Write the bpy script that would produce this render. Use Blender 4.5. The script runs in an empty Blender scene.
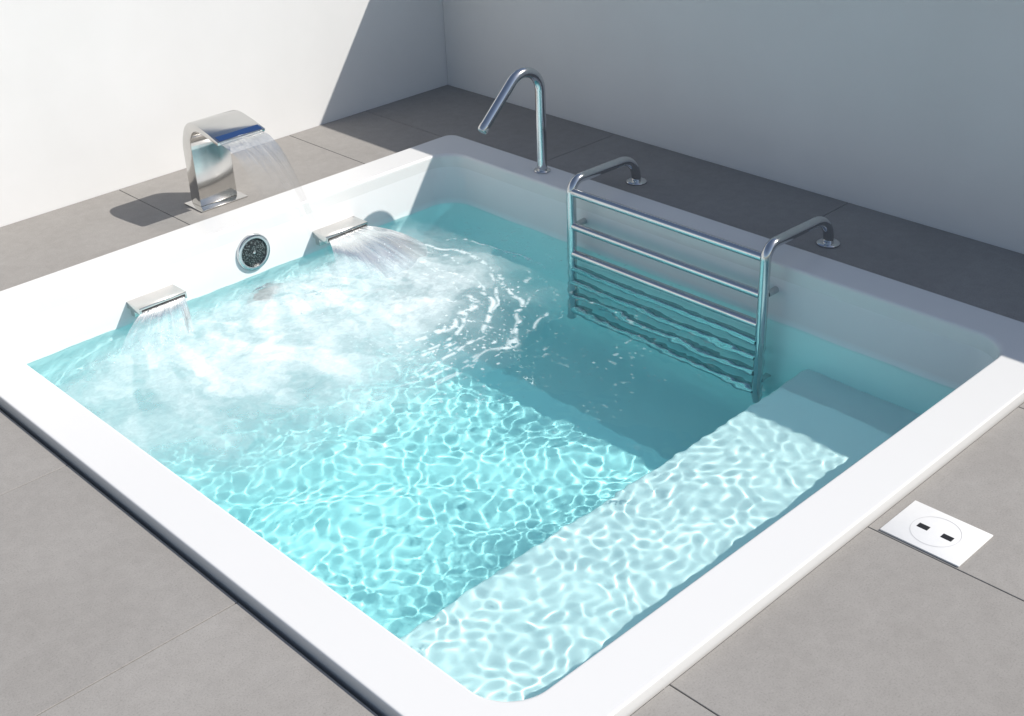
import bpy, bmesh, numpy as np, random
from math import *
from mathutils import Vector, Matrix
random.seed(4); rng=np.random.default_rng(7)
sc=bpy.context.scene
col=sc.collection
sc.view_settings.view_transform='Standard'
sc.view_settings.look='None'
sc.view_settings.exposure=0

# ---------------------------------------------------------------- helpers
def link(o,parent=None):
    col.objects.link(o)
    if parent: o.parent=parent
    return o
def mesh_obj(name,verts,faces,mat=None,smooth=True,parent=None,sharp=35):
    me=bpy.data.meshes.new(name)
    me.from_pydata([tuple(v) for v in verts],[],[tuple(f) for f in faces])
    me.update()
    if mat: me.materials.append(mat)
    if smooth:
        me.shade_smooth()
        if sharp: 
            try: me.set_sharp_from_angle(angle=radians(sharp))
            except Exception: pass
    o=bpy.data.objects.new(name,me)
    return link(o,parent)
def empty(name,loc):
    e=bpy.data.objects.new(name,None); e.location=loc; e.empty_display_size=0.1
    return link(e)
def thing(o,label,cat,group=None):
    o["label"]=label; o["category"]=cat
    if group: o["group"]=group
def adopt(o,parent):
    o.parent=parent
    o.matrix_parent_inverse=Matrix.Translation(-Vector(parent.location))
def box_bm(bm,x0,x1,y0,y1,z0,z1,bev=0.0,seg=2):
    b2=bmesh.new()
    bmesh.ops.create_cube(b2,size=1)
    for v in b2.verts:
        v.co=Vector((x0+(v.co.x+.5)*(x1-x0),y0+(v.co.y+.5)*(y1-y0),z0+(v.co.z+.5)*(z1-z0)))
    if bev>0: bmesh.ops.bevel(b2,geom=b2.edges[:],offset=bev,segments=seg,affect='EDGES',profile=.5)
    me=bpy.data.meshes.new("t"); b2.to_mesh(me); b2.free(); bm.from_mesh(me); bpy.data.meshes.remove(me)
def bm_obj(name,bm,mat,parent=None,smooth=True):
    me=bpy.data.meshes.new(name); bmesh.ops.recalc_face_normals(bm,faces=bm.faces[:]); bm.to_mesh(me); bm.free()
    me.materials.append(mat)
    if smooth:
        me.shade_smooth()
        try: me.set_sharp_from_angle(angle=radians(35))
        except Exception: pass
    o=bpy.data.objects.new(name,me); link(o)
    if parent: adopt(o,parent)
    return o
def sweep(path,rad,n=24,caps=True):
    P=[Vector(p) for p in path]; V=[];F=[]
    T=[]
    for i in range(len(P)):
        a=P[max(i-1,0)];b=P[min(i+1,len(P)-1)]; T.append((b-a).normalized())
    up=Vector((0,0,1)) if abs(T[0].z)<.9 else Vector((0,1,0))
    nrm=(up-T[0]*up.dot(T[0])).normalized()
    for i in range(len(P)):
        nrm=(nrm-T[i]*nrm.dot(T[i])).normalized(); bi=T[i].cross(nrm)
        r=rad[i] if isinstance(rad,(list,tuple)) else rad
        for k in range(n):
            a=2*pi*k/n; V.append(P[i]+(nrm*cos(a)+bi*sin(a))*r)
    for i in range(len(P)-1):
        for k in range(n):
            F.append((i*n+k,i*n+(k+1)%n,(i+1)*n+(k+1)%n,(i+1)*n+k))
    if caps:
        F.append(tuple(range(n-1,-1,-1))); m=(len(P)-1)*n; F.append(tuple(m+k for k in range(n)))
    return V,F
def fillet(pts,r,seg=12):
    pts=[Vector(p) for p in pts]; out=[pts[0]]
    for i in range(1,len(pts)-1):
        a=(pts[i-1]-pts[i]).normalized(); b=(pts[i+1]-pts[i]).normalized()
        ang=a.angle(b); rr=r[i-1] if isinstance(r,(list,tuple)) else r
        d=rr/tan(ang/2); c=pts[i]+(a+b).normalized()*rr/sin(ang/2)
        s=pts[i]+a*d-c; e=pts[i]+b*d-c; tot=s.angle(e); ax=s.cross(e).normalized()
        for k in range(seg+1): out.append(c+Matrix.Rotation(tot*k/seg,3,ax)@s)
    out.append(pts[-1]); return out
def tube(name,path,rad,mat,parent,n=24):
    V,F=sweep(path,rad,n)
    o=mesh_obj(name,V,F,mat); adopt(o,parent); return o
def lathe(name,prof,center,axis,mat,parent,n=40):
    axis=Vector(axis).normalized(); q=Vector((0,0,1)).rotation_difference(axis); c=Vector(center)
    V=[];F=[]
    for r,h in prof:
        for k in range(n):
            a=2*pi*k/n; V.append(c+q@Vector((r*cos(a),r*sin(a),h)))
    for i in range(len(prof)-1):
        for k in range(n): F.append((i*n+k,i*n+(k+1)%n,(i+1)*n+(k+1)%n,(i+1)*n+k))
    F.append(tuple(range(n-1,-1,-1))); m=(len(prof)-1)*n; F.append(tuple(m+k for k in range(n)))
    o=mesh_obj(name,V,F,mat); adopt(o,parent); return o

# ---------------------------------------------------------------- materials
def newmat(name):
    m=bpy.data.materials.new(name); m.use_nodes=True; nt=m.node_tree
    return m,nt,nt.nodes["Principled BSDF"],nt.nodes["Material Output"]
def N(nt,t,**k):
    n=nt.nodes.new(t)
    for a,b in k.items(): setattr(n,a,b)
    return n
def noise(nt,scale,detail=4,rough=.55,vec=None,dist=0):
    n=N(nt,"ShaderNodeTexNoise"); n.inputs["Scale"].default_value=scale; n.inputs["Detail"].default_value=detail
    n.inputs["Roughness"].default_value=rough; n.inputs["Distortion"].default_value=dist
    if vec: nt.links.new(vec,n.inputs["Vector"])
    return n
def ramp(nt,src,stops):
    r=N(nt,"ShaderNodeValToRGB"); el=r.color_ramp.elements
    while len(el)<len(stops): el.new(0.5)
    for e,(p,c) in zip(el,stops): e.position=p; e.color=(*c,1) if len(c)==3 else c
    nt.links.new(src,r.inputs[0]); return r
def bump(nt,src,strength,dist,bsdf):
    b=N(nt,"ShaderNodeBump"); b.inputs["Strength"].default_value=strength; b.inputs["Distance"].default_value=dist
    nt.links.new(src,b.inputs["Height"]); nt.links.new(b.outputs[0],bsdf.inputs["Normal"]); return b
def objco(nt): return N(nt,"ShaderNodeTexCoord").outputs["Object"]

def plaster():
    m,nt,b,o=newmat("plaster"); v=objco(nt)
    n=noise(nt,1.3,5,.6,v); r=ramp(nt,n.outputs[0],[(.3,(.665,.662,.65)),(.7,(.705,.702,.692))])
    nt.links.new(r.outputs[0],b.inputs["Base Color"]); b.inputs["Roughness"].default_value=.85
    b.inputs["Specular IOR Level"].default_value=.2
    n2=noise(nt,220,4,.6,v); bump(nt,n2.outputs[0],.15,.004,b); return m
def stone():
    m,nt,b,o=newmat("paving stone"); v=objco(nt)
    big=noise(nt,2.2,6,.62,v); fine=noise(nt,170,4,.7,v); mid=noise(nt,20,6,.65,v,.5)
    r1=ramp(nt,big.outputs[0],[(.3,(.287,.274,.258)),(.7,(.320,.307,.291))])
    r2=ramp(nt,fine.outputs[0],[(.3,(.78,.78,.78)),(.45,(.98,.98,.98)),(.7,(1.06,1.06,1.06))])
    r3=ramp(nt,mid.outputs[0],[(.35,(.95,.95,.95)),(.65,(1.03,1.03,1.03))])
    a=N(nt,"ShaderNodeAttribute"); a.attribute_name="tone"
    def mul(x,y):
        k=N(nt,"ShaderNodeMix",data_type='RGBA',blend_type='MULTIPLY'); k.inputs[0].default_value=1
        nt.links.new(x,k.inputs[6]); nt.links.new(y,k.inputs[7]); return k.outputs[2]
    c=mul(mul(mul(r1.outputs[0],r2.outputs[0]),r3.outputs[0]),a.outputs["Color"])
    nt.links.new(c,b.inputs["Base Color"])
    b.inputs["Roughness"].default_value=.85
    b.inputs["Specular IOR Level"].default_value=.05
    bump(nt,fine.outputs[0],.2,.002,b); return m
def simple(name,colr,rough,metal=0,coat=0,var=.04,scale=40,bmp=0):
    m,nt,b,o=newmat(name); v=objco(nt)
    n=noise(nt,scale,4,.6,v)
    r=ramp(nt,n.outputs[0],[(.3,tuple(c*(1-var) for c in colr)),(.7,tuple(min(1,c*(1+var)) for c in colr))])
    nt.links.new(r.outputs[0],b.inputs["Base Color"]); b.inputs["Metallic"].default_value=metal
    b.inputs["Roughness"].default_value=rough
    b.inputs["Coat Weight"].default_value=coat; b.inputs["Coat Roughness"].default_value=.06
    if bmp: bump(nt,n.outputs[0],bmp,.002,b)
    return m
M_plaster=plaster(); M_stone=stone()
M_mortar=simple("mortar",(.15,.143,.135),.9,scale=60)
M_acrylic=simple("white acrylic",(.70,.70,.69),.25,var=.004,scale=2.5)
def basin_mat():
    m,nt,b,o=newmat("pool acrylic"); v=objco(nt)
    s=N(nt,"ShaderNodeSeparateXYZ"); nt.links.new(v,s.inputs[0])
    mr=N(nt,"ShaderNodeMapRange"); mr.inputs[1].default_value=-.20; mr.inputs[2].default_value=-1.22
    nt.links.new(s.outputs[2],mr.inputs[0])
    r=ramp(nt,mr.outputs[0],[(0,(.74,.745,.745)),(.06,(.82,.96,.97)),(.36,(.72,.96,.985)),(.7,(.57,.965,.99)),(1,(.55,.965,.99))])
    nt.links.new(r.outputs[0],b.inputs["Base Color"]); b.inputs["Roughness"].default_value=.5
    b.inputs["Specular IOR Level"].default_value=.1
    return m
M_basin=basin_mat()
M_bench=simple("bench acrylic",(.86,.95,.965),.4,var=.004,scale=3)
M_chrome=simple("polished steel",(.60,.61,.62),.12,metal=1,var=.03,scale=8)
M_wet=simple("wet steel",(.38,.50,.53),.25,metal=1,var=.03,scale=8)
M_steel=simple("brushed steel",(.66,.65,.63),.15,metal=1,var=.04,scale=12)
def mesh_mat(name,dark,light):
    m,nt,b,o=newmat(name); v=objco(nt)
    w=N(nt,"ShaderNodeTexVoronoi"); w.inputs["Scale"].default_value=130; nt.links.new(v,w.inputs[0])
    r=ramp(nt,w.outputs["Distance"],[(.2,light),(.45,dark)]); nt.links.new(r.outputs[0],b.inputs["Base Color"])
    b.inputs["Roughness"].default_value=.35; bump(nt,w.outputs["Distance"],.5,.004,b); return m
M_dark=mesh_mat("dark mesh",(.008,.012,.014),(.17,.21,.21))
M_black=simple("black plastic",(.012,.012,.013),.5)
M_plate=simple("white plastic",(.74,.74,.73),.35,var=.02)
M_line=simple("grey seam",(.55,.55,.55),.5)
M_sky_reflection=simple("painted sky reflection",(.012,.04,.13),.10,coat=.6)  # blue of the sky's reflection on the fountain lip, put into the colour

def water_mat():
    m=bpy.data.materials.new("water"); m.use_nodes=True; nt=m.node_tree; nt.nodes.clear()
    o=N(nt,"ShaderNodeOutputMaterial"); g=N(nt,"ShaderNodeBsdfGlass"); g.inputs["IOR"].default_value=1.33; g.inputs["Roughness"].default_value=0
    g.inputs["Color"].default_value=(.88,1,1,1)
    nt.links.new(g.outputs[0],o.inputs["Surface"]); return m
M_water=water_mat()
def foam_mat():
    m=bpy.data.materials.new("foam"); m.use_nodes=True; nt=m.node_tree; nt.nodes.clear()
    o=N(nt,"ShaderNodeOutputMaterial"); t=N(nt,"ShaderNodeBsdfTransparent"); d=N(nt,"ShaderNodeBsdfDiffuse")
    d.inputs["Color"].default_value=(.90,.98,.985,1)
    tl=N(nt,"ShaderNodeBsdfTranslucent"); tl.inputs["Color"].default_value=(.88,.99,1,1)
    md=N(nt,"ShaderNodeMixShader"); md.inputs[0].default_value=.10; nt.links.new(d.outputs[0],md.inputs[1]); nt.links.new(tl.outputs[0],md.inputs[2])
    a=N(nt,"ShaderNodeAttribute"); a.attribute_name="foam"
    v=objco(nt); n=noise(nt,30,5,.65,v,1.0); r=ramp(nt,n.outputs[0],[(.33,(.84,)*3),(.5,(.96,)*3),(.62,(1.08,)*3)])
    mu=N(nt,"ShaderNodeMath",operation='MULTIPLY'); mu.use_clamp=True; nt.links.new(a.outputs["Fac"],mu.inputs[0]); nt.links.new(r.outputs[0],mu.inputs[1])
    mx=N(nt,"ShaderNodeMixShader"); nt.links.new(mu.outputs[0],mx.inputs[0]); nt.links.new(t.outputs[0],mx.inputs[1]); nt.links.new(md.outputs[0],mx.inputs[2])
    nt.links.new(mx.outputs[0],o.inputs[0]); return m
M_foam=foam_mat()
def fall_mat(name,stops,scx,fade):
    m=bpy.data.materials.new(name); m.use_nodes=True; nt=m.node_tree; nt.nodes.clear()
    o=N(nt,"ShaderNodeOutputMaterial"); t=N(nt,"ShaderNodeBsdfTransparent"); t.inputs[0].default_value=(.97,.99,1,1)
    t2=N(nt,"ShaderNodeBsdfTransparent")
    g=N(nt,"ShaderNodeBsdfGlossy"); g.inputs["Roughness"].default_value=.08
    d=N(nt,"ShaderNodeBsdfDiffuse"); d.inputs[0].default_value=(.9,.96,.98,1)
    tc=N(nt,"ShaderNodeUVMap"); mp=N(nt,"ShaderNodeMapping"); mp.inputs["Scale"].default_value=(scx,1.4,1); nt.links.new(tc.outputs[0],mp.inputs[0])
    n=noise(nt,1,6,.6,mp.outputs[0],.3); r=ramp(nt,n.outputs[0],[(p,(c,)*3) for p,c in stops])
    sep=N(nt,"ShaderNodeSeparateXYZ"); nt.links.new(tc.outputs[0],sep.inputs[0])
    fr=N(nt,"ShaderNodeFresnel"); fr.inputs[0].default_value=1.33
    b=N(nt,"ShaderNodeBump"); b.inputs["Strength"].default_value=.5; b.inputs["Distance"].default_value=.01; nt.links.new(n.outputs[0],b.inputs["Height"])
    nt.links.new(b.outputs[0],g.inputs["Normal"]); nt.links.new(b.outputs[0],fr.inputs["Normal"])
    m1=N(nt,"ShaderNodeMixShader"); nt.links.new(fr.outputs[0],m1.inputs[0]); nt.links.new(t.outputs[0],m1.inputs[1]); nt.links.new(g.outputs[0],m1.inputs[2])
    m2=N(nt,"ShaderNodeMixShader"); nt.links.new(r.outputs[0],m2.inputs[0]); nt.links.new(m1.outputs[0],m2.inputs[1]); nt.links.new(d.outputs[0],m2.inputs[2])
    rf=ramp(nt,sep.outputs[1],fade)
    m3=N(nt,"ShaderNodeMixShader"); nt.links.new(rf.outputs[0],m3.inputs[0]); nt.links.new(t2.outputs[0],m3.inputs[1]); nt.links.new(m2.outputs[0],m3.inputs[2])
    nt.links.new(m3.outputs[0],o.inputs[0]); return m
M_fall=fall_mat("falling water",[(.30,.12),(.50,.22),(.74,.42)],13,[(0,(.8,)*3),(.6,(1,)*3),(1,(.30,)*3)])
M_fall_thin=fall_mat("thin falling water",[(.36,.03),(.55,.09),(.72,.27)],30,[(0,(.9,)*3),(.25,(.75,)*3),(.42,(.22,)*3),(1,(.06,)*3)])

# ---------------------------------------------------------------- dimensions
OX0,OX1,OY0,OY1=-3.657,-.657,-4.341,-.776
RW=.187
IX0,IX1,IY0,IY1=OX0+RW,OX1-RW,OY0+RW,OY1-RW
WZ=-.235; FZ=-1.12; BZ=-.575

# ---------------------------------------------------------------- ground and paving
hx0,hx1,hy0,hy1=-3.672,-.652,-4.347,-.770
G=70
V=[(-G,-G,-.006),(G,-G,-.006),(G,G,-.006),(-G,G,-.006),(hx0,hy0,-.006),(hx1,hy0,-.006),(hx1,hy1,-.006),(hx0,hy1,-.006)]
F=[(0,1,5,4),(1,2,6,5),(2,3,7,6),(3,0,4,7)]
V+=[(hx0,hy0,-.16),(hx1,hy0,-.16),(hx1,hy1,-.16),(hx0,hy1,-.16)]
F+=[(4,5,9,8),(5,6,10,9),(6,7,11,10),(7,4,8,11)]
g=mesh_obj("ground",V,F,M_mortar,smooth=False); g["kind"]="structure"
bm=bmesh.new(); tones=[]
def slab(x0,x1,y0,y1):
    gp=.0017; n0=len(bm.faces)
    box_bm(bm,x0+gp,x1-gp,y0+gp,y1-gp,-.035,0,.0014,1)
    t=random.uniform(.96,1.03); tones.extend([t]*(len(bm.faces)-n0))
xs=[hx0,-3.34,-2.27,-1.20,hx1]
for a,b_ in zip(xs,xs[1:]): slab(a,b_,hy1,-.001)
ys=[-.001,-1.40,-2.89,-4.347]
for a,b_ in zip(ys,ys[1:]): slab(hx1,-.001,b_,a)
xs=[-4.02,-3.07,-2.13,-1.18,-.001]
yy=[hy0,hy0-1.04,hy0-2.08,hy0-3.12,hy0-4.16]
for a,b_ in zip(xs,xs[1:]):
    for c,d in zip(yy,yy[1:]): slab(a,b_,d,c)
ys=[-.001,-1.15,-2.19,-3.23,hy0]
for a,b_ in zip(ys,ys[1:]):
    slab(-4.9,hx0,b_,a); slab(-6.1,-4.9,b_,a); slab(-7.3,-6.1,b_,a)
for a,b_ in zip(yy,yy[1:]):
    slab(-4.9,-4.02,b_,a); slab(-6.1,-4.9,b_,a); slab(-7.3,-6.1,b_,a)
me=bpy.data.meshes.new("paving"); bm.to_mesh(me); bm.free()
ca=me.color_attributes.new("tone","FLOAT_COLOR","CORNER")
arr=np.ones((len(me.loops),4),dtype=np.float32)
for p in me.polygons:
    arr[p.loop_start:p.loop_start+p.loop_total,:3]=tones[p.index]
ca.data.foreach_set("color",arr.ravel()); me.materials.append(M_stone)
pv=bpy.data.objects.new("paving",me); link(pv); pv["kind"]="structure"

# ---------------------------------------------------------------- walls
WH=1.41
bm=bmesh.new(); box_bm(bm,-9,.25,0,.25,-.05,WH,.004,1); w=bm_obj("garden_wall",bm,M_plaster,smooth=False)
thing(w,"white plastered garden wall behind the water fountain, half in sun","wall")
bm=bmesh.new(); box_bm(bm,0,.25,-9,-.0005,-.05,WH-.002,.004,1); w=bm_obj("garden_wall",bm,M_plaster,smooth=False)
thing(w,"white plastered garden wall in shade behind the pool ladder","wall")

# ---------------------------------------------------------------- pool
pool=empty("plunge_pool",((OX0+OX1)/2,(OY0+OY1)/2,0))
thing(pool,"square white acrylic plunge pool sunk into grey paving","plunge pool")
def ring(i,z,r,n=14):
    x0,x1,y0,y1=OX0+i,OX1-i,OY0+i,OY1-i; out=[]
    for cx,cy,a0 in ((x1-r,y1-r,0),(x0+r,y1-r,90),(x0+r,y0+r,180),(x1-r,y0+r,270)):
        for k in range(n+1):
            a=radians(a0+90*k/n); out.append((cx+r*cos(a),cy+r*sin(a),z))
    return out
def loft(name,prof,cap,mat):
    V=[];F=[];cnt=4*15
    for i,z,r in prof: V+=ring(i,z,r)
    for s in range(len(prof)-1):
        for k in range(cnt): F.append((s*cnt+k,s*cnt+(k+1)%cnt,(s+1)*cnt+(k+1)%cnt,(s+1)*cnt+k))
    if cap: F.append(tuple((len(prof)-1)*cnt+k for k in range(cnt)))
    o=mesh_obj(name,V,F,mat,sharp=50); adopt(o,pool); return o
IR=.15
loft("rim",[(0.006,-.15,.055),(0,.0,.055),(0,.033,.055),(0,.0345,.055),(.0012,.0375,.055),(.0035,.0395,.054),(.006,.040,.053),(.0085,.0402,.053),(.012,.0402,.054),(.09,.0402,.08),(.172,.0402,IR-.012),(.177,.0402,IR-.01),(.1795,.0397,IR-.01),(.1828,.037,IR-.006),(.1852,.033,IR-.003),(.1866,.028,IR),(.187,.024,IR),(.187,.020,IR),(.187,-.03,IR)],False,M_acrylic)
basin=loft("basin",[(.187,-.03,IR),(.188,-.2,IR),(.190,-.4,IR),(.192,-.6,IR),(.195,-.76,IR),(.2,-.90,IR),(.212,-1.01,IR),(.24,-1.08,IR),(.28,-1.11,IR),(.33,FZ,.12)],True,M_basin)
bm=bmesh.new(); box_bm(bm,IX0-.08,IX1+.08,IY0-.08,-3.27,-1.3,BZ,.02,4)
bench=bm_obj("bench",bm,M_bench,pool)
def jet(cx,cz,r,gm):
    e=empty("jet_fitting",(cx,IY1,cz)); adopt(e,pool)
    y=IY1-.004
    def ad(o):
        o.parent=e; o.matrix_parent_inverse=Matrix.Translation(-Vector((cx,IY1,cz)))
        return o
    ad(lathe("flange",[(r,-.01),(r,.003),(r*.95,.011),(r*.86,.014),(r*.78,.012),(r*.74,.004),(r*.72,-.004)],(cx,y,cz),(0,-1,0),M_chrome,e,56))
    ad(lathe("grille",[(r*.73,-.003),(r*.73,.003),(r*.66,.0055),(r*.3,.008),(r*.1,.0088)],(cx,y,cz),(0,-1,0),gm,e))
    ad(lathe("hub",[(r*.08,.004),(r*.08,.0115),(r*.05,.0125)],(cx,y,cz),(0,-1,0),M_steel,e,24))
    return e
jet(-2.11,-.115,.093,M_dark); jet(-2.08,-.49,.105,M_dark)
def spout(x0,x1,z):
    bm=bmesh.new(); box_bm(bm,x0,x1,IY1-.115,IY1+.02,z-.034,z,.003,2)
    s=bm_obj("waterfall_spout",bm,M_steel,pool)
    bm=bmesh.new(); box_bm(bm,x0+.012,x1-.012,IY1-.035,IY1+.02,z-.075,z-.0335,.003,2)
    b2=bm_obj("bracket",bm,M_steel); adopt(b2,s)
    bm=bmesh.new(); box_bm(bm,x0+.01,x1-.01,IY1-.1165,IY1-.10,z-.025,z-.010,0); b3=bm_obj("outlet_slot",bm,M_black); adopt(b3,s)
spout(-2.79,-2.55,-.125); spout(-1.76,-1.50,-.125)

# ---------------------------------------------------------------- ladder
RY=(-1.955,-3.085); PX=-.935; r=.0235
lad=empty("pool_ladder",(-.47,-2.52,0)); thing(lad,"stainless steel pool ladder bolted over the white rim","pool ladder")
for y in RY:
    path=fillet([(-.462,y,.0),(-.480,y,.14),(PX,y,.15),(PX,y,-.96)],[.12,.065])
    tube("rail",path,r,M_chrome,lad)
    lathe("flange",[(.052,.0008),(.052,.007),(.048,.011),(.040,.013),(.024,.0135)],(-.463,y,0),(0,0,1),M_chrome,lad)
    lathe("wall_foot",[(.03,-.02),(.03,.004),(.016,.008),(.015,.075)],(IX1+.012,y,-.085),(-1,0,0),M_chrome,lad,24)
    lathe("wall_foot",[(.03,-.02),(.03,.004),(.016,.008),(.015,.075)],(IX1+.012,y,-.80),(-1,0,0),M_chrome,lad,24)
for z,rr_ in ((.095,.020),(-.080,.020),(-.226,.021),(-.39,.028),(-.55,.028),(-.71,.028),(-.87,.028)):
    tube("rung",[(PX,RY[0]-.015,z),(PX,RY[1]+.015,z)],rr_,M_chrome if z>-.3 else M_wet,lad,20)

# ---------------------------------------------------------------- faucet
fx,fy=-.735,-1.56
fc=empty("pool_faucet",(fx,fy,.04)); thing(fc,"tall bent steel filler faucet standing on the white rim","faucet")
path=fillet([(fx,fy,.041),(fx,fy,.725),(-1.13,fy+.0,.36)],[.115],18)
tube("pipe",path,.0255,M_chrome,fc)
e=Vector(path[-1]); d=(e-Vector(path[-2])).normalized()
tube("nozzle",[e-d*.03,e-d*.005,e+d*.004],[.0268,.0268,.022],M_steel,fc)
lathe("base_collar",[(.042,.0008),(.042,.006),(.038,.010),(.027,.011)],(fx,fy,.041),(0,0,1),M_chrome,fc)

# ---------------------------------------------------------------- blade fountain
FX=-2.015
ftn=empty("water_fountain",(FX,-.53,0)); thing(ftn,"curved polished steel blade fountain pouring water into pool","fountain")
bm=bmesh.new(); box_bm(bm,FX-.135,FX+.135,-.61,-.445,.0008,.008,.002,2); bm_obj("base_plate",bm,M_steel,ftn)
R0=.155; H0=.29
cl=[(-.515,.0085),(-.515,.15),(-.515,H0)]
for k in range(1,21):
    a=(pi*.5+.14)*k/20
    cl.append((-.515-R0*(1-cos(a)),H0+R0*sin(a)))
y1_,z1_=cl[-1]; cl.append((y1_-.08,z1_-.014)); cl.append((y1_-.165,z1_-.034))
V=[];F=[];n=len(cl); tops=[]
for i,(y,z) in enumerate(cl):
    a=Vector(cl[max(i-1,0)]);b_=Vector(cl[min(i+1,n-1)]);t=(b_-a).normalized();nn=Vector((t.y,-t.x))
    s=i/(n-1); th=.034*(1-s)**.7+.009; hw=.106+.026*max(0,(s-.3)/.7)
    for sx in (-1,1):
        for sn in (-1,1): V.append((FX+sx*hw,y+nn.x*th*sn,z+nn.y*th*sn))
    tops.append((y,z,nn,th))
for i in range(n-1):
    a=i*4;b_=a+4
    for p,q in ((0,1),(1,3),(3,2),(2,0)): F.append((a+p,a+q,b_+q,b_+p))
F.append((0,2,3,1)); F.append(((n-1)*4,(n-1)*4+1,(n-1)*4+3,(n-1)*4+2))
me=bpy.data.meshes.new("blade"); me.from_pydata(V,[],F); bmn=bmesh.new(); bmn.from_mesh(me); bmesh.ops.recalc_face_normals(bmn,faces=bmn.faces[:])
se=[e for e in bmn.edges if len(e.link_faces)==2 and e.calc_face_angle(0)>1.0]
bmesh.ops.bevel(bmn,geom=se,offset=.003,segments=2,affect='EDGES',profile=.5)
bm_obj("blade",bmn,M_steel,ftn)
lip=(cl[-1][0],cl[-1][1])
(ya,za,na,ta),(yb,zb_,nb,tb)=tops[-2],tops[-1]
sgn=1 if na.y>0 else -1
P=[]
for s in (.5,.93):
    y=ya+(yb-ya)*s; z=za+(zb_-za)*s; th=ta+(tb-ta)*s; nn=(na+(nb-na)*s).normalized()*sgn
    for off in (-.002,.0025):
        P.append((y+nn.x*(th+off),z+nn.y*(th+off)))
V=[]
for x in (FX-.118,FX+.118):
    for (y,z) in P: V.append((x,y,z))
o=mesh_obj("sky_reflection_strip",V,[(0,1,3,2),(4,6,7,5),(1,5,7,3),(0,4,5,1),(2,3,7,6),(0,2,6,4)],M_sky_reflection,smooth=False); adopt(o,ftn)  # strip added on the lip, its dark blue paints the reflected sky

# ---------------------------------------------------------------- outlet plate
pl=empty("floor_outlet",(-2.02,-4.515,0)); thing(pl,"flat white rectangular floor outlet plate set in paving","floor outlet")
bm=bmesh.new(); box_bm(bm,-2.122,-1.918,-4.648,-4.385,.0006,.006,.0015,2); bm_obj("cover_plate",bm,M_plate,pl)
V=[];F=[];n=64
for k in range(n):
    a=2*pi*k/n
    for rr_ in (.0745,.0762): V.append((-2.02+rr_*cos(a),-4.515+rr_*sin(a),.0066))
for k in range(n): F.append((2*k,2*k+1,(2*k+3)%(2*n),(2*k+2)%(2*n)))
o=mesh_obj("seam_ring",V,F,M_line,smooth=False); adopt(o,pl)
for yy_ in (-4.475,-4.555):
    bm=bmesh.new(); box_bm(bm,-2.034,-2.012,yy_-.018,yy_+.018,.003,.0075,.001,1); bm_obj("socket_slot",bm,M_black,pl)

# ---------------------------------------------------------------- water surface
def hashn(ix,iy,s):
    h=(ix*374761393+iy*668265263+s*1442695041)&0xffffffff
    h=((h^(h>>13))*1274126177)&0xffffffff
    return ((h^(h>>16))&0xffff)/65535.
def vnoise(x,y,s=0):
    ix=np.floor(x).astype(np.int64);iy=np.floor(y).astype(np.int64);fx_=x-ix;fy_=y-iy
    u=fx_*fx_*fx_*(fx_*(fx_*6-15)+10);v=fy_*fy_*fy_*(fy_*(fy_*6-15)+10)
    a=hashn(ix,iy,s);b=hashn(ix+1,iy,s);c=hashn(ix,iy+1,s);d=hashn(ix+1,iy+1,s)
    return (a*(1-u)+b*u)*(1-v)+(c*(1-u)+d*u)*v
def fbm(x,y,o=4,s=0):
    t=0;a=.5;n=0
    for k in range(o):
        t=t+a*vnoise(x*2**k+k*17.3,y*2**k-k*9.1,s+k);n+=a;a*=.55
    return t/n
def sst(a,b,x):
    t=np.clip((x-a)/(b-a),0,1);return t*t*(3-2*t)
WX0,WX1,WY0,WY1=IX0-.03,IX1+.03,IY0-.03,IY1+.03
st=.0056; nx=int((WX1-WX0)/st)+1; ny=int((WY1-WY0)/st)+1
gx=np.linspace(WX0,WX1,nx); gy=np.linspace(WY0,WY1,ny); X,Y=np.meshgrid(gx,gy,indexing='xy')
imp=[(-2.78,-1.25,.9),(-1.63,-1.38,.9),(-2.03,-1.40,1.0)]
def height(X,Y):
    act=np.zeros_like(X); h=np.zeros_like(X)
    for cx,cy,s in imp:
        R=np.hypot(X-cx,Y-cy); act+=s*np.exp(-(R/.4)**2)
        w=R+.03*(fbm(X*5,Y*5,2,5)-.5)
        h+=s*.0020*np.sin(2*pi*w/.13)*np.exp(-R/.45)*sst(0,.1,R)
    act=np.clip(act,0,1.2)
    wx=X+.05*(fbm(X*3,Y*3,3,11)-.5)*2; wy=Y+.05*(fbm(X*3,Y*3,3,12)-.5)*2
    r2=np.random.default_rng(5)
    base=np.zeros_like(X)
    for k in range(54):
        lam=.040*(.105/.040)**r2.random(); th=r2.normal(-pi*.42,1.35); ph=r2.random()*2*pi
        base+=np.sin(2*pi/lam*(wx*cos(th)+wy*sin(th))+ph)*lam*.00037
    for k in range(9):
        lam=.22*(.6/.22)**r2.random(); th=r2.normal(-pi*.42,1.0); ph=r2.random()*2*pi
        base+=np.sin(2*pi/lam*(wx*cos(th)+wy*sin(th))+ph)*lam*.0010
    bench_zone=sst(-3.15,-3.45,Y)
    lad_zone=sst(-1.5,-1.15,X)*sst(-3.4,-3.0,Y)
    amp=1+1.2*act+.75*bench_zone*sst(-1.2,-1.6,X)+.9*lad_zone
    h+=base*amp
    h+=(fbm(X*10,Y*10,3,21)-.5)*.014*act
    return WZ+h
Z=height(X,Y)
V=np.stack([X.ravel(),Y.ravel(),Z.ravel()],1)
idx=np.arange(nx*ny).reshape(ny,nx)
F=np.stack([idx[:-1,:-1].ravel(),idx[:-1,1:].ravel(),idx[1:,1:].ravel(),idx[1:,:-1].ravel()],1)
wat=mesh_obj("water",V.tolist(),F.tolist(),M_water,smooth=True,sharp=None); wat["kind"]="structure"

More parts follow.
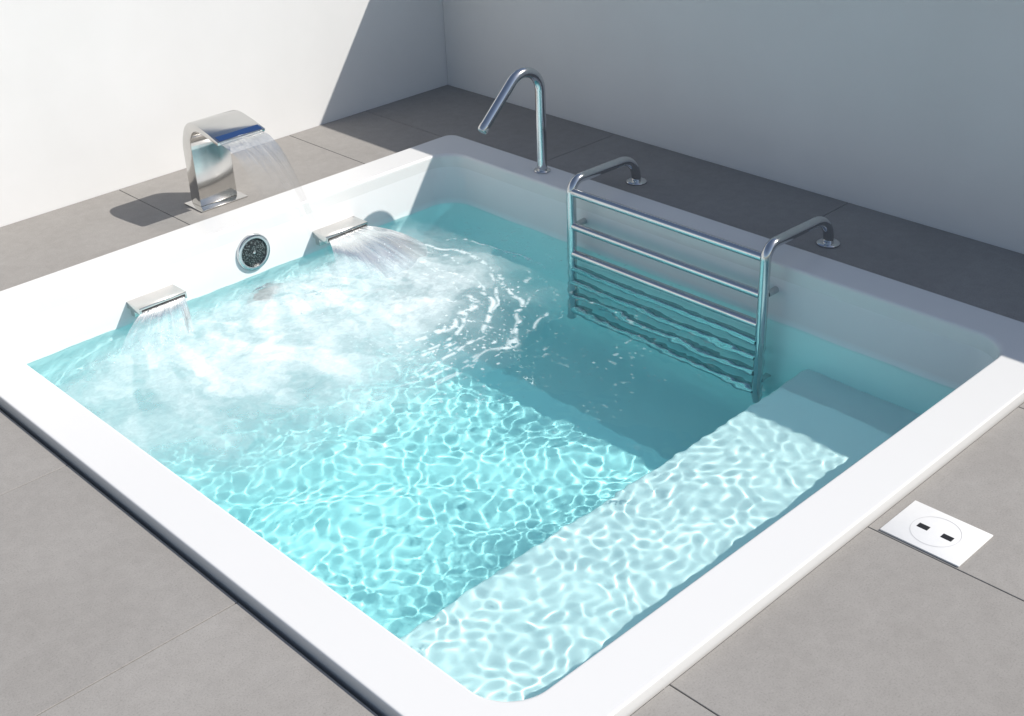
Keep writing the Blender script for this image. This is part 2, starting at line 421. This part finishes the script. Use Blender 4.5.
# ---------------------------------------------------------------- foam
def foam(X,Y):
    a=np.zeros_like(X)
    wx=X+.16*(fbm(X*3,Y*3,4,31)-.5)*2; wy=Y+.16*(fbm(X*3,Y*3,4,32)-.5)*2
    body=np.zeros_like(X)
    for cx,cy,rx,ry,s in ((-2.65,-1.52,.46,.40,1.1),(-1.92,-1.62,.46,.42,1.8),(-2.3,-1.55,.6,.38,1.3),(-1.60,-1.42,.30,.26,.9),(-2.98,-1.80,.50,.45,.36),(-2.55,-2.05,.55,.42,.36)):
        body=body+s*np.exp(-(((wx-cx)/rx)**2+((wy-cy)/ry)**2)**1.1)*.8
    body=1-np.exp(-1.35*body)
    s1=np.zeros_like(X);wt=np.zeros_like(X)+1e-6
    for k,(cx,cy,s) in enumerate(imp):
        R=np.hypot(X-cx,Y-cy-.35); A_=np.arctan2(Y-cy-.35,X-cx)
        g_=np.exp(-(np.hypot(X-cx,Y-cy)/.6)**2)
        s1+=fbm(A_*7+1.2*fbm(X*2.5,Y*2.5,2,60),R*2.0,3,40+k)*g_; wt+=g_
    s1/=wt
    vx=wx+.05*(fbm(X*7,Y*7,3,35)-.5)*2; vy_=wy+.05*(fbm(X*7,Y*7,3,36)-.5)*2
    n1=fbm(vx*5,vy_*5,3,51); n2=fbm(vx*20,vy_*20,4,53)
    a=body*(.48+.22*sst(.40,.62,s1)+.20*sst(.42,.6,n1)+.10*sst(.5,.6,n2))
    a*=sst(-.97,-1.22,Y)*.8+.2
    cx,cy=-1.95,-1.68
    R=np.hypot(X-cx,(Y-cy))+.08*(fbm(X*3.5,Y*3.5,3,71)-.5)*2; A_=np.arctan2(Y-cy,X-cx)
    side=sst(-2.5,-1.7,A_)*sst(1.3,.4,A_)
    for rad,w_,s,off in ((.42,.024,.85,0),(.47,.012,.8,.5),(.53,.017,.9,.2),(.575,.010,.7,.6),(.62,.012,.75,.8),(.69,.013,.75,.4),(.74,.008,.5,.9),(.80,.009,.5,1.3)):
        RR=R+.04*np.sin(A_*(2+off)+off*5)
        br=sst(.38,.50,fbm(A_*4+rad*30,R*6,3,80))*sst(.33,.52,fbm(X*42,Y*42,3,81))
        a=np.maximum(a,s*side*np.exp(-((RR-rad)/w_)**2)*br)
    near=np.exp(-(np.hypot(X+1.8,Y+2.0)/.7)**2)
    a=np.maximum(a,sst(.84,.92,vnoise(X*55,Y*55,90))*sst(.46,.6,fbm(X*5,Y*5,3,91))*near*.9)
    a=np.maximum(a,sst(.9,.95,vnoise(X*90,Y*90,95))*np.exp(-(np.hypot(X+1.9,Y+1.9)/.55)**2)*.8)
    return np.clip(a,0,.94)
A=foam(X,Y)*((X>IX0)&(X<IX1)&(Y>IY0)&(Y<IY1))
fv=A.ravel()
keep=fv[F].max(axis=1)>.02
Fk=F[keep]; used=np.unique(Fk); remap=-np.ones(len(fv),dtype=int); remap[used]=np.arange(len(used))
FV=V[used].copy(); FV[:,2]+=.003
fo=mesh_obj("foam",FV.tolist(),remap[Fk].tolist(),M_foam,smooth=True,sharp=None); fo["kind"]="stuff"
at=fo.data.attributes.new("foam","FLOAT","POINT"); at.data.foreach_set("value",fv[used].astype(np.float32))

# ---------------------------------------------------------------- falling water sheets
def fall(name,x0,x1,y0,z0,vy,z1,mat,spread=0.0,ragged=.02,seed=0,drift=0,n=60,m=40):
    T=sqrt((z0-z1)/4.9); V=[];F=[];uv=[]
    for j in range(m+1):
        t=T*j/m
        for i in range(n+1):
            s=i/n; x=x0+(x1-x0)*s+(s-.5)*spread*(j/m)+drift*(j/m)
            off=(vnoise(np.array([s*5+seed]),np.array([j/m*1.5]),seed)[0]-.5)*ragged*(j/m)
            edge=(abs(s-.5)*2)**3*.06*(j/m)
            y=y0-(vy+off*4)*t+edge*vy+.003*sin(s*30+seed)*(j/m); z=z0-4.9*t*t+off*.3
            V.append((x,y,z)); uv.append((s,j/m))
    for j in range(m):
        for i in range(n):
            a=j*(n+1)+i; F.append((a,a+1,a+n+2,a+n+1))
    o=mesh_obj(name,V,F,mat,smooth=True,sharp=None)
    ul=o.data.uv_layers.new(name="UVMap")
    for l in o.data.loops: ul.data[l.index].uv=uv[l.vertex_index]
    o["kind"]="structure"; return o
fall("falling_water",FX-.12,FX+.12,lip[0]+.005,lip[1]-.002,1.7,WZ-.01,M_fall_thin,-.02,.03,3)
fall("falling_water",-2.775,-2.565,IY1-.115,-.142,1.5,WZ-.02,M_fall,.18,.03,5,-.14)
fall("falling_water",-1.745,-1.515,IY1-.115,-.142,3.0,WZ-.02,M_fall,.34,.05,9,.03)
bm=bmesh.new()
for cx,cy,s in imp:
    for k in range(90):
        a=random.uniform(0,2*pi);R=abs(random.gauss(0,.14)); rr_=random.uniform(.0012,.003)
        bmesh.ops.create_icosphere(bm,subdivisions=1,radius=rr_,matrix=Matrix.Translation((cx+R*cos(a),min(cy+R*sin(a)*.8,IY1-.02),WZ+abs(random.gauss(.02,.03)))))
dr=bm_obj("splash_droplets",bm,simple("water drops",(.85,.92,.95),.1)); dr["kind"]="stuff"

# ---------------------------------------------------------------- light, sky, camera
S=Vector((.70,-.78,1.0)).normalized()
L=bpy.data.lights.new("sun","SUN"); L.energy=5.0; L.angle=radians(.5); L.color=(1,.95,.885)
lo=bpy.data.objects.new("sun",L); lo.rotation_euler=(-S).to_track_quat('-Z','Y').to_euler(); lo.location=(5,-4,8); link(lo)
wd=bpy.data.worlds.new("World"); sc.world=wd; wd.use_nodes=True; nt=wd.node_tree
sk=nt.nodes.new("ShaderNodeTexSky"); sk.sky_type='NISHITA'; sk.sun_disc=False
sk.sun_elevation=asin(S.z); sk.sun_rotation=atan2(S.x,S.y)
hs=nt.nodes.new("ShaderNodeHueSaturation"); hs.inputs["Saturation"].default_value=.85; nt.links.new(sk.outputs[0],hs.inputs["Color"])
bg=nt.nodes["Background"]; nt.links.new(hs.outputs[0],bg.inputs[0]); bg.inputs[1].default_value=.125
L.cycles.is_caustics_light=True
wat.cycles.is_caustics_caster=True
for o in bpy.data.objects:
    if o.type=='MESH' and (o.name.startswith(("basin","bench"))): o.cycles.is_caustics_receiver=True

cam=bpy.data.cameras.new("camera"); co=bpy.data.objects.new("camera",cam); link(co); sc.camera=co
yaw,pitch,roll=.8233,.5126,-.0425
f=Vector((cos(pitch)*cos(yaw),cos(pitch)*sin(yaw),-sin(pitch))); r_=Vector((sin(yaw),-cos(yaw),0)); u=r_.cross(f)
r2=r_*cos(roll)+u*sin(roll); u2=-r_*sin(roll)+u*cos(roll)
m=Matrix((r2,u2,-f)).transposed().to_4x4(); m.translation=Vector((-5.0614,-5.9423,2.4244)); co.matrix_world=m
cam.sensor_width=36; cam.lens=1287.6/1024*36; cam.clip_end=500; cam.clip_start=.05
